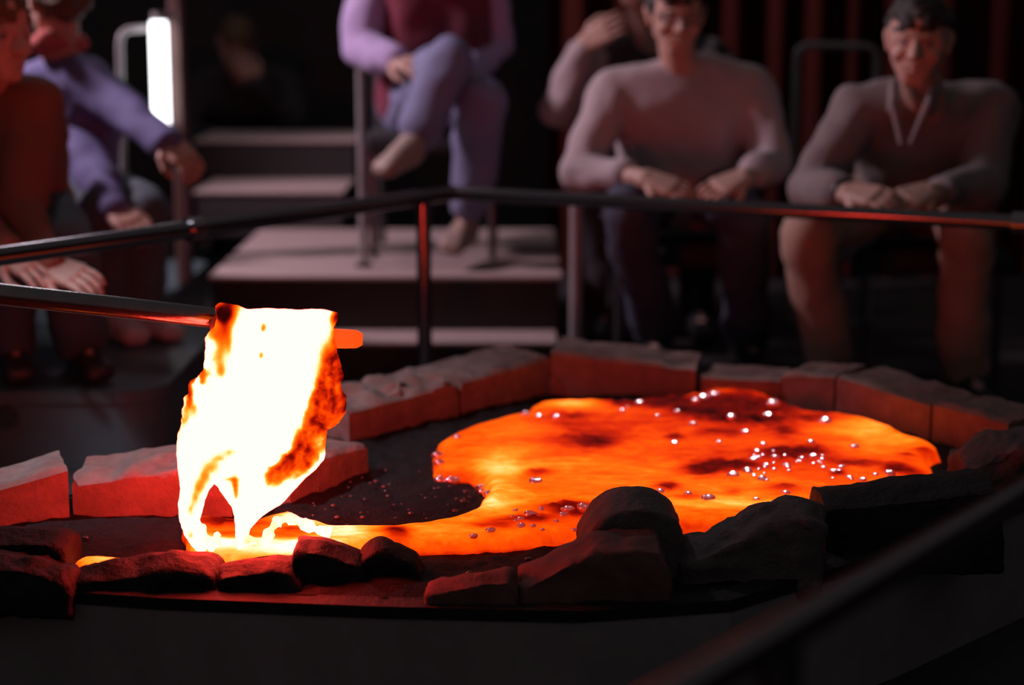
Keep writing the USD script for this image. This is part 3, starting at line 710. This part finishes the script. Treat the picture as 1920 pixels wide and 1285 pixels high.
# small tongue of lava at the near left
tong = Polygon([tuple(U(a_, b_, z=ZL)[:2]) for a_, b_ in [(138, 1050), (150, 1042), (190, 1040), (235, 1044), (285, 1040), (300, 1048), (270, 1060), (200, 1064), (150, 1062)]])
P2t, tt, dt, _ = grid_mesh(tong, .007, seed=6)
zt = ZL - .01 + .014 * np.sqrt(np.clip(dt / .02, 0, 1)) 
tg = obj('lava_tongue', (np.column_stack([P2t, zt]), tt), M['lava_pool'], smooth=True, label='small glowing tongue of lava apart from the pool at the near left', cat='lava')
heat_primvar(tg, .80 - .2 * np.exp(-(dt / .008) ** 2))

# ---- the falling sheet of lava
DP = U(400, 1034, z=ZL)[1]
pour_px = [(404, 575), (412, 567), (430, 570), (446, 573), (462, 580), (500, 578), (560, 581), (600, 579), (618, 583), (634, 587), (634, 600), (626, 612), (628, 640), (632, 665), (640, 690), (641, 722), (650, 752), (651, 772), (640, 786), (630, 800), (614, 806), (611, 830),
           (608, 862), (592, 880), (569, 901), (545, 928), (525, 948), (503, 960), (486, 973), (470, 992), (464, 1015), (462, 1032), (444, 1032), (441, 1010), (440, 970), (434, 950), (424, 933), (413, 918), (403, 905), (392, 920), (384, 938), (379, 962), (374, 976), (384, 992), (388, 1006), (392, 1024), (388, 1036),
           (374, 1036), (358, 1020), (346, 1002), (336, 972), (334, 945), (338, 918), (334, 880), (331, 850), (335, 815), (342, 785), (341, 765), (350, 740), (356, 722), (370, 704), (380, 690), (386, 660), (384, 634), (392, 622), (402, 612), (406, 598)]
pp = Polygon([((a_) / 1000, (-b_) / 1000) for a_, b_ in pour_px]).buffer(.0)
P2, tri, dist, nbd = grid_mesh(pp, 0.0042, seed=7)
e2 = P2.copy()
# ragged rim
bdp = e2[:nbd]; tg_ = np.roll(bdp, -1, 0) - np.roll(bdp, 1, 0); nn = np.column_stack([tg_[:, 1], -tg_[:, 0]]); nn /= np.linalg.norm(nn, axis=1)[:, None]
rough_amt = np.clip((1 - np.abs(bdp[:, 1] + .72) / .16), .15, 1)
e2[:nbd] += nn * (.010 * fbm2(bdp, 75, 41) * rough_amt)[:, None]
hp = np.full(len(e2), 1.12)
POUR_HEAT = [(628, 700, 20, 40, -.62), (634, 750, 15, 30, -.46), (612, 745, 15, 36, -.42), (604, 790, 16, 26, -.62), (596, 822, 14, 22, -.60), (578, 838, 12, 18, -.55), (560, 860, 14, 16, -.40), (540, 872, 18, 12, -.40), (522, 886, 14, 14, -.34), (566, 812, 8, 20, -.30), (618, 660, 10, 22, -.28), (634, 592, 9, 12, -.75),
             (632, 620, 8, 20, -.40), (600, 770, 9, 14, -.45), (600, 855, 12, 18, .25), (640, 782, 8, 10, .30),
             (414, 584, 17, 17, -.72), (432, 580, 16, 12, -.55), (430, 610, 12, 26, -.50), (404, 618, 14, 12, -.34), (420, 655, 10, 30, -.30), (424, 685, 8, 12, -.24), (438, 640, 6, 20, -.2), (362, 735, 9, 30, -.24), (352, 775, 9, 26, -.22), (372, 760, 7, 16, -.20), (340, 830, 6, 40, -.16), (500, 607, 4, 7, -.42), (497, 657, 3.5, 7, -.36),
             (438, 836, 20, 6, -.20), (420, 846, 16, 7, -.26), (405, 862, 11, 11, -.28), (392, 882, 8, 14, -.30), (381, 902, 7, 14, -.32), (372, 924, 6, 14, -.30), (364, 945, 6, 14, -.26), (448, 893, 6, 12, -.42), (450, 912, 4, 12, -.36), (438, 886, 14, 4, -.25), (363, 995, 5, 8, -.25), (360, 985, 30, 6, -.05), (440, 830, 20, 8, -.06)]
ident = lambda a_, b_: np.array([a_ / 1000, -b_ / 1000])
for a_ in POUR_HEAT:
    hp += a_[4] * (1.12 if a_[4] < -.26 else 1) * patch_fn(a_[0], a_[1], a_[2] * (1.2 if a_[4] < -.26 else 1), a_[3] * (1.15 if a_[4] < -.26 else 1), at=ident, pts=e2)
crust_px = [(640, 606), (626, 622), (622, 650), (607, 690), (594, 720), (580, 758), (570, 788), (548, 826), (526, 846), (504, 876), (506, 902), (518, 894), (536, 884), (562, 886), (590, 870), (604, 846), (618, 810), (640, 790), (660, 770), (660, 640)]
cr_poly = Polygon([tuple(ident(*q)) for q in crust_px])
sd = np.array([(1 if cr_poly.contains(Point(q)) else -1) * cr_poly.exterior.distance(Point(q)) for q in e2])
sd = sd + .012 * fbm2(e2, 60, 71)
w_ = np.clip((sd + .004) / .012, 0, 1)
inner = .50 + .50 * fbm2(e2 * [1.0, .6], 55, 75) + .30 * fbm2(e2, 130, 76)
for a_ in [(606, 840, 22, 40, .35), (640, 780, 12, 14, .40), (560, 878, 26, 10, .35), (585, 830, 26, 20, -.15), (610, 795, 12, 16, -.20), (625, 745, 12, 30, -.12), (632, 690, 10, 30, -.06), (620, 720, 5, 50, .14)]:
    inner += a_[4] * patch_fn(*a_[:4], at=ident, pts=e2)
hp = hp * (1 - w_) + inner * w_
lw = np.exp(-((e2[:, 0] - (.352 + .10 * np.clip((.80 + e2[:, 1]) / .2, 0, 1))) / .016) ** 2) * np.clip((.80 + e2[:, 1]) / .06, 0, 1) * 0 + np.exp(-(dist / .022) ** 2) * np.clip(1 - np.abs(e2[:, 1] + .715) / .10, 0, 1) * (e2[:, 0] < .42)
hp -= lw * np.clip(.30 + 1.1 * fbm2(e2, 75, 81), 0, .75)
hp -= .20 * np.exp(-(dist / .0035) ** 2) * np.clip((1 - np.abs(e2[:, 1] + .78) / .25), .25, 1)
hp = np.clip(hp, .14, 1.2)
th = .044 * np.sqrt(np.clip(1 - (1 - np.clip(dist / .05, 0, 1)) ** 2, 0, 1))
ctr = DP + .055 * np.clip((-e2[:, 1] - .57) / .46, 0, 1) * 0 - .03 * np.sin(np.clip((-e2[:, 1] - .57) / .46, 0, 1) * math.pi) + .006 * fbm2(e2, 30, 51)
rel = .012 * (fbm2(e2, 40, 61) + .4 * fbm2(e2, 90, 62)) * np.clip(dist / .012, 0, 1)
front = np.array([U(a_ * 1000, -b_ * 1000, D=c) for (a_, b_), c in zip(e2, ctr)])
plane_pts = front.copy()
fr_, bk_ = plane_pts.copy(), plane_pts.copy()
fr_[:, 1] -= th + rel; bk_[:, 1] += th * .6
n = len(e2)
ring_i = np.arange(nbd)
V = np.vstack([fr_, bk_[nbd:]])
remap = np.r_[ring_i, np.arange(n, 2 * n - nbd)]
tri_f = tri
Fc = np.vstack([tri_f, remap[tri][:, ::-1]])
tm = trimesh.Trimesh(V, Fc, process=False)
if tm.volume < 0:
    tm.invert()
pour_thing = thing('lava_pour', 'white hot sheet of lava pouring from the ladle onto the sand', 'lava', (U(420, 1030, z=ZL)[0], DP, ZL))
pour = obj('molten_sheet', tm, M['lava_pour'], pour_thing, smooth=True)
heat_primvar(pour, np.r_[hp, hp[nbd:]])

# ---- loops of lava coiling where the sheet lands
for pts_, r_ in (([(352, 1000), (366, 986), (380, 990), (386, 1008), (384, 1030)], .0075), ([(396, 1034), (400, 1012), (408, 1002), (410, 1020), (404, 1036)], .0065), ([(498, 1018), (506, 996), (520, 978), (540, 972), (562, 980), (590, 992), (620, 1000)], .010), ([(440, 1018), (470, 1010), (492, 1016), (480, 1028), (452, 1034)], .007)):
    base_ = [U(a_, b_, D=DP - .02 + .02 * k / len(pts_)) for k, (a_, b_) in enumerate(pts_)]
    cv = fillet(base_, .006, 5)
    cp = obj('lava_coil', tube(cv, [r_ * (.8 + .3 * math.sin(k)) for k in range(len(cv))], 12), M['lava_pour'], pour_thing, smooth=True)
    heat_primvar(cp, .93 + .12 * fbm2(np.zeros((1, 2)), 1, 1)[0] + 0 * np.arange(len(cv) * 12 + 2))

# ---- the ladle behind it
ld = thing('pouring_ladle', 'dark steel trough ladle on a long bar tipping out the lava', 'ladle', U(520, 640, D=DP + .06))
a, b = U(414, 620, D=DP + .052), U(626, 626, D=DP + .052)
prof = []
tr_o = tube([a, a * .5 + b * .5, b], [.036, .036, .036], 24)
tr_i = tube([a + (b - a) * .05 + np.array([0, -.02, .012]), b - (b - a) * .05 + np.array([0, -.02, .012])], .028, 24)
obj('trough', to_tm(to_man(tr_o) - to_man(tr_i)), M['warm_steel'], ld)
ax_ = unit(b - a)
obj('pivot', tube([b - ax_ * .01, b + ax_ * .02, b + ax_ * .038, b + ax_ * .047] + np.array([0, 0, -.008]), [.0165, .016, .015, .010], 18), M['hot_steel'], ld, label='glowing hot pivot stub')
obj('collar', tube([a - ax_ * .012, a + ax_ * .004], .036, 20), M['warm_steel'], ld)
h0, h1 = U(-420, 505, D=2.62), U(398, 596, D=DP + .045)
obj('handle', tube([h0, h0 * .5 + h1 * .5, h1], 0.0175, 20), M['dark_steel'], ld)

# ---- shiny chips lying on the sand
rng = np.random.default_rng(4)
CH = [(625, 940), (680, 962), (632, 962), (770, 955), (720, 905), (705, 895), (845, 978), (853, 950), (873, 914), (775, 1032), (990, 1040), (1015, 1042), (1055, 1008), (880, 1066), (160, 1000), (655, 873), (690, 868), (868, 932), (1205, 668)]
ch = []
for k in range(75):
    a_, b_ = CH[k % len(CH)] if k < len(CH) else (rng.uniform(560, 900), rng.uniform(860, 985))
    q = U(a_, b_, z=ZL)[:2]
    if pool.buffer(.01).contains(Point(q)) or not tp.buffer(-.06).contains(Point(q)):
        continue
    m_ = trimesh.creation.icosphere(1, .0045 if k < len(CH) else rng.uniform(.0015, .003)); m_.vertices *= [1.4, 1.0, .7]
    m_.apply_translation([q[0], q[1], ZL - .008]); ch.append(m_)
obj('glass_chips', trimesh.util.concatenate(ch), M['glass_chip'], smooth=True, label='glossy black glass chips scattered on the sand between pool and stones', cat='chips', kind='stuff')

# ================================================================== STONES round the tray
def slab(label, p0, p1, t0, t1, depth, seed, m='rim_rock', rise=0.0, tilt=.02, rough=.012, group=None):
    """a stone whose inner face stands on the line p0-p1 (pixels of its foot); t0, t1 = pixel heights of its upper edge"""
    a_, b_ = U(*p0, z=ZL - .02), U(*p1, z=ZL - .02)
    s0 = U(p0[0], t0, D=a_[1])[2]; s1 = U(p1[0], t1, D=b_[1])[2]
    u_ = unit(b_ - a_); out = np.array([-u_[1], u_[0], 0]); out = out if out[1] > 0 else -out
    zb = .22
    q = []
    for w_, zt_ in ((a_, s0), (b_, s1)):
        q += [(w_[0], w_[1], zb), (w_[0], w_[1], zt_), tuple(w_[:2] + out[:2] * (depth) + u_[:2] * 0) + (zb,), tuple(w_[:2] + out[:2] * (depth + .02)) + (zt_ + rise,), tuple(w_[:2] + out[:2] * .012) + (zt_ + .006 + .2 * rise,)]
    mm_ = Manifold.hull_points(np.array(q, float)).refine_to_length(.018)
    t = to_tm(mm_); t.merge_vertices()
    nv = t.vertex_normals; top = np.clip(nv[:, 2], 0, 1)
    face = np.clip(-(nv @ out), 0, 1)
    dsp = (meshkit.noise(t.vertices * 26 + seed, seed) - .5) * (rough * (.25 + 1.7 * top)) * (1 - .75 * face) + (meshkit.noise(t.vertices * 60 + seed, seed + 1) - .5) * rough * .5 * (1 - .7 * face)
    t.vertices = t.vertices + nv * dsp[:, None]
    return obj('rim_stone', t, M[m], smooth=28, label=label, cat='stone', group=group)

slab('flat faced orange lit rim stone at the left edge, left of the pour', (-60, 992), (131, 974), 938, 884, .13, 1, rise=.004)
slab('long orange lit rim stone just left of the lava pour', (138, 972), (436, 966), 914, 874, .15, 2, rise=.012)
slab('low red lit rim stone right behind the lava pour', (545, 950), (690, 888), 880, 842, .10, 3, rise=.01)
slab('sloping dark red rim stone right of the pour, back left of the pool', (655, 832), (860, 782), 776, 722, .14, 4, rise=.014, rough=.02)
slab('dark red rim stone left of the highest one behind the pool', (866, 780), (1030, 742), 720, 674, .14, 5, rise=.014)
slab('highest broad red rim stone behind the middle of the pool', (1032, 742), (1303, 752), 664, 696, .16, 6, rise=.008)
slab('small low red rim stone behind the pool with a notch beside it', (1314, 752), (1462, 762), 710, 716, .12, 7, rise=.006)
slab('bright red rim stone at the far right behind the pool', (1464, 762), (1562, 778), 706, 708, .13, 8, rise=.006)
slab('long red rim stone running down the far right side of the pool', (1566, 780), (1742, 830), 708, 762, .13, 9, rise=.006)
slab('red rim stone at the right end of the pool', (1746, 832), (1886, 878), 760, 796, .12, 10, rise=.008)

def boulder(label, outline, D, thick, seed, m='dark_rock', zb=.2, rough=.02):
    """rounded rock: its profile in the upright plane D ahead, with real thickness"""
    pts = []
    for a_, b_ in outline:
        c = U(a_, b_, D=D)
        for sx, sy in ((-1, .55), (0, 1), (1, .55)):
            pts.append(c + np.array([0, sx * thick * .5, -abs(sx) * .012]))
    pts = np.array(pts)
    low = pts.copy(); low[:, 2] = zb
    t = to_tm(Manifold.hull_points(np.vstack([pts, low])).refine_to_length(.014)); t.merge_vertices()
    trimesh.smoothing.filter_taubin(t, lamb=0.5, nu=0.52, iterations=6)
    nv = t.vertex_normals
    dsp = (meshkit.noise(t.vertices * 22 + seed, seed) - .5) * rough + (meshkit.noise(t.vertices * 55 + seed, seed + 1) - .5) * rough * .6
    t.vertices = t.vertices + nv * dsp[:, None]
    return obj('boulder', t, M[m], smooth=40, label=label, cat='rock')

boulder('black rounded bar shaped rock at the near left edge', [(-60, 1000), (-20, 992), (60, 991), (118, 993), (138, 1008), (140, 1055), (-60, 1055)], 2.80, .10, 1, m='dimmed_rock', rough=.008)
boulder('low pale topped rock below the black bar at the near left', [(-60, 1040), (0, 1036), (60, 1040), (120, 1058), (140, 1075), (-60, 1080)], 2.70, .09, 2, m='dimmed_rock')
boulder('low dark ridge of rock under the left of the lava pour', [(140, 1066), (200, 1062), (255, 1066), (285, 1044), (330, 1036), (390, 1040), (410, 1060), (400, 1085), (140, 1090)], 2.74, .10, 3, m='dimmed_rock', rough=.016)
boulder('flat dark rock right below the foot of the lava pour', [(415, 1056), (470, 1046), (520, 1040), (556, 1046), (570, 1085), (415, 1090)], 2.74, .10, 4, m='dimmed_rock', rough=.016)
boulder('square shouldered dark rock right of the foot of the lava pour', [(556, 1010), (575, 1007), (610, 1010), (650, 1024), (680, 1036), (690, 1080), (556, 1085)], 2.78, .09, 5, m='dimmed_rock', rough=.010)
boulder('small dark hump of rock beside the narrow lava channel', [(678, 1030), (700, 1012), (720, 1008), (748, 1020), (780, 1034), (800, 1075), (678, 1080)], 2.80, .08, 6, m='dimmed_rock', rough=.010)
boulder('thin pale edged slab lying low at the near middle', [(800, 1094), (830, 1086), (900, 1070), (958, 1064), (972, 1090), (972, 1110), (800, 1110)], 2.66, .07, 7, m='red_rock', rough=.012)
boulder('reddish craggy rock in front of the tall round boulder', [(976, 1072), (990, 1064), (1040, 1058), (1078, 1020), (1110, 1006), (1190, 1000), (1238, 1002), (1250, 1060), (1250, 1110), (976, 1110)], 2.70, .12, 8, m='red_rock', rough=.016)
boulder('tall round dark boulder in front of the lava pool', [(1086, 1000), (1106, 962), (1140, 930), (1168, 920), (1200, 918), (1236, 928), (1260, 946), (1273, 975), (1272, 1060), (1086, 1060)], 2.84, .15, 9, rough=.008)
boulder('pale sloping rock to the right of the tall round boulder', [(1272, 1024), (1310, 1010), (1370, 992), (1430, 962), (1486, 938), (1520, 940), (1536, 958), (1530, 1010), (1520, 1060), (1272, 1070)], 2.82, .14, 10, m='dark_rock', rough=.022)
boulder('large flat topped dark block at the near right of the pool', [(1534, 922), (1600, 916), (1700, 906), (1800, 896), (1850, 886), (1862, 960), (1860, 1040), (1534, 1040)], 2.98, .16, 11, m='dimmed_rock', rough=.008)
boulder('dim craggy rock at the right end of the stone rim', [(1800, 850), (1860, 822), (1890, 812), (1930, 806), (1980, 820), (1990, 900), (1800, 900)], 3.30, .16, 12, rough=.024)
boulder('rounded dark rock behind the right end of the stone rim', [(1778, 762), (1810, 750), (1850, 750), (1885, 766), (1890, 810), (1778, 800)], 3.82, .12, 13, rough=.012)
boulder('pointed pale rock lying behind the stone right of the pour', [(684, 768), (715, 730), (745, 712), (756, 716), (762, 770), (690, 790)], 3.86, .10, 14, m='rim_rock', rough=.012)
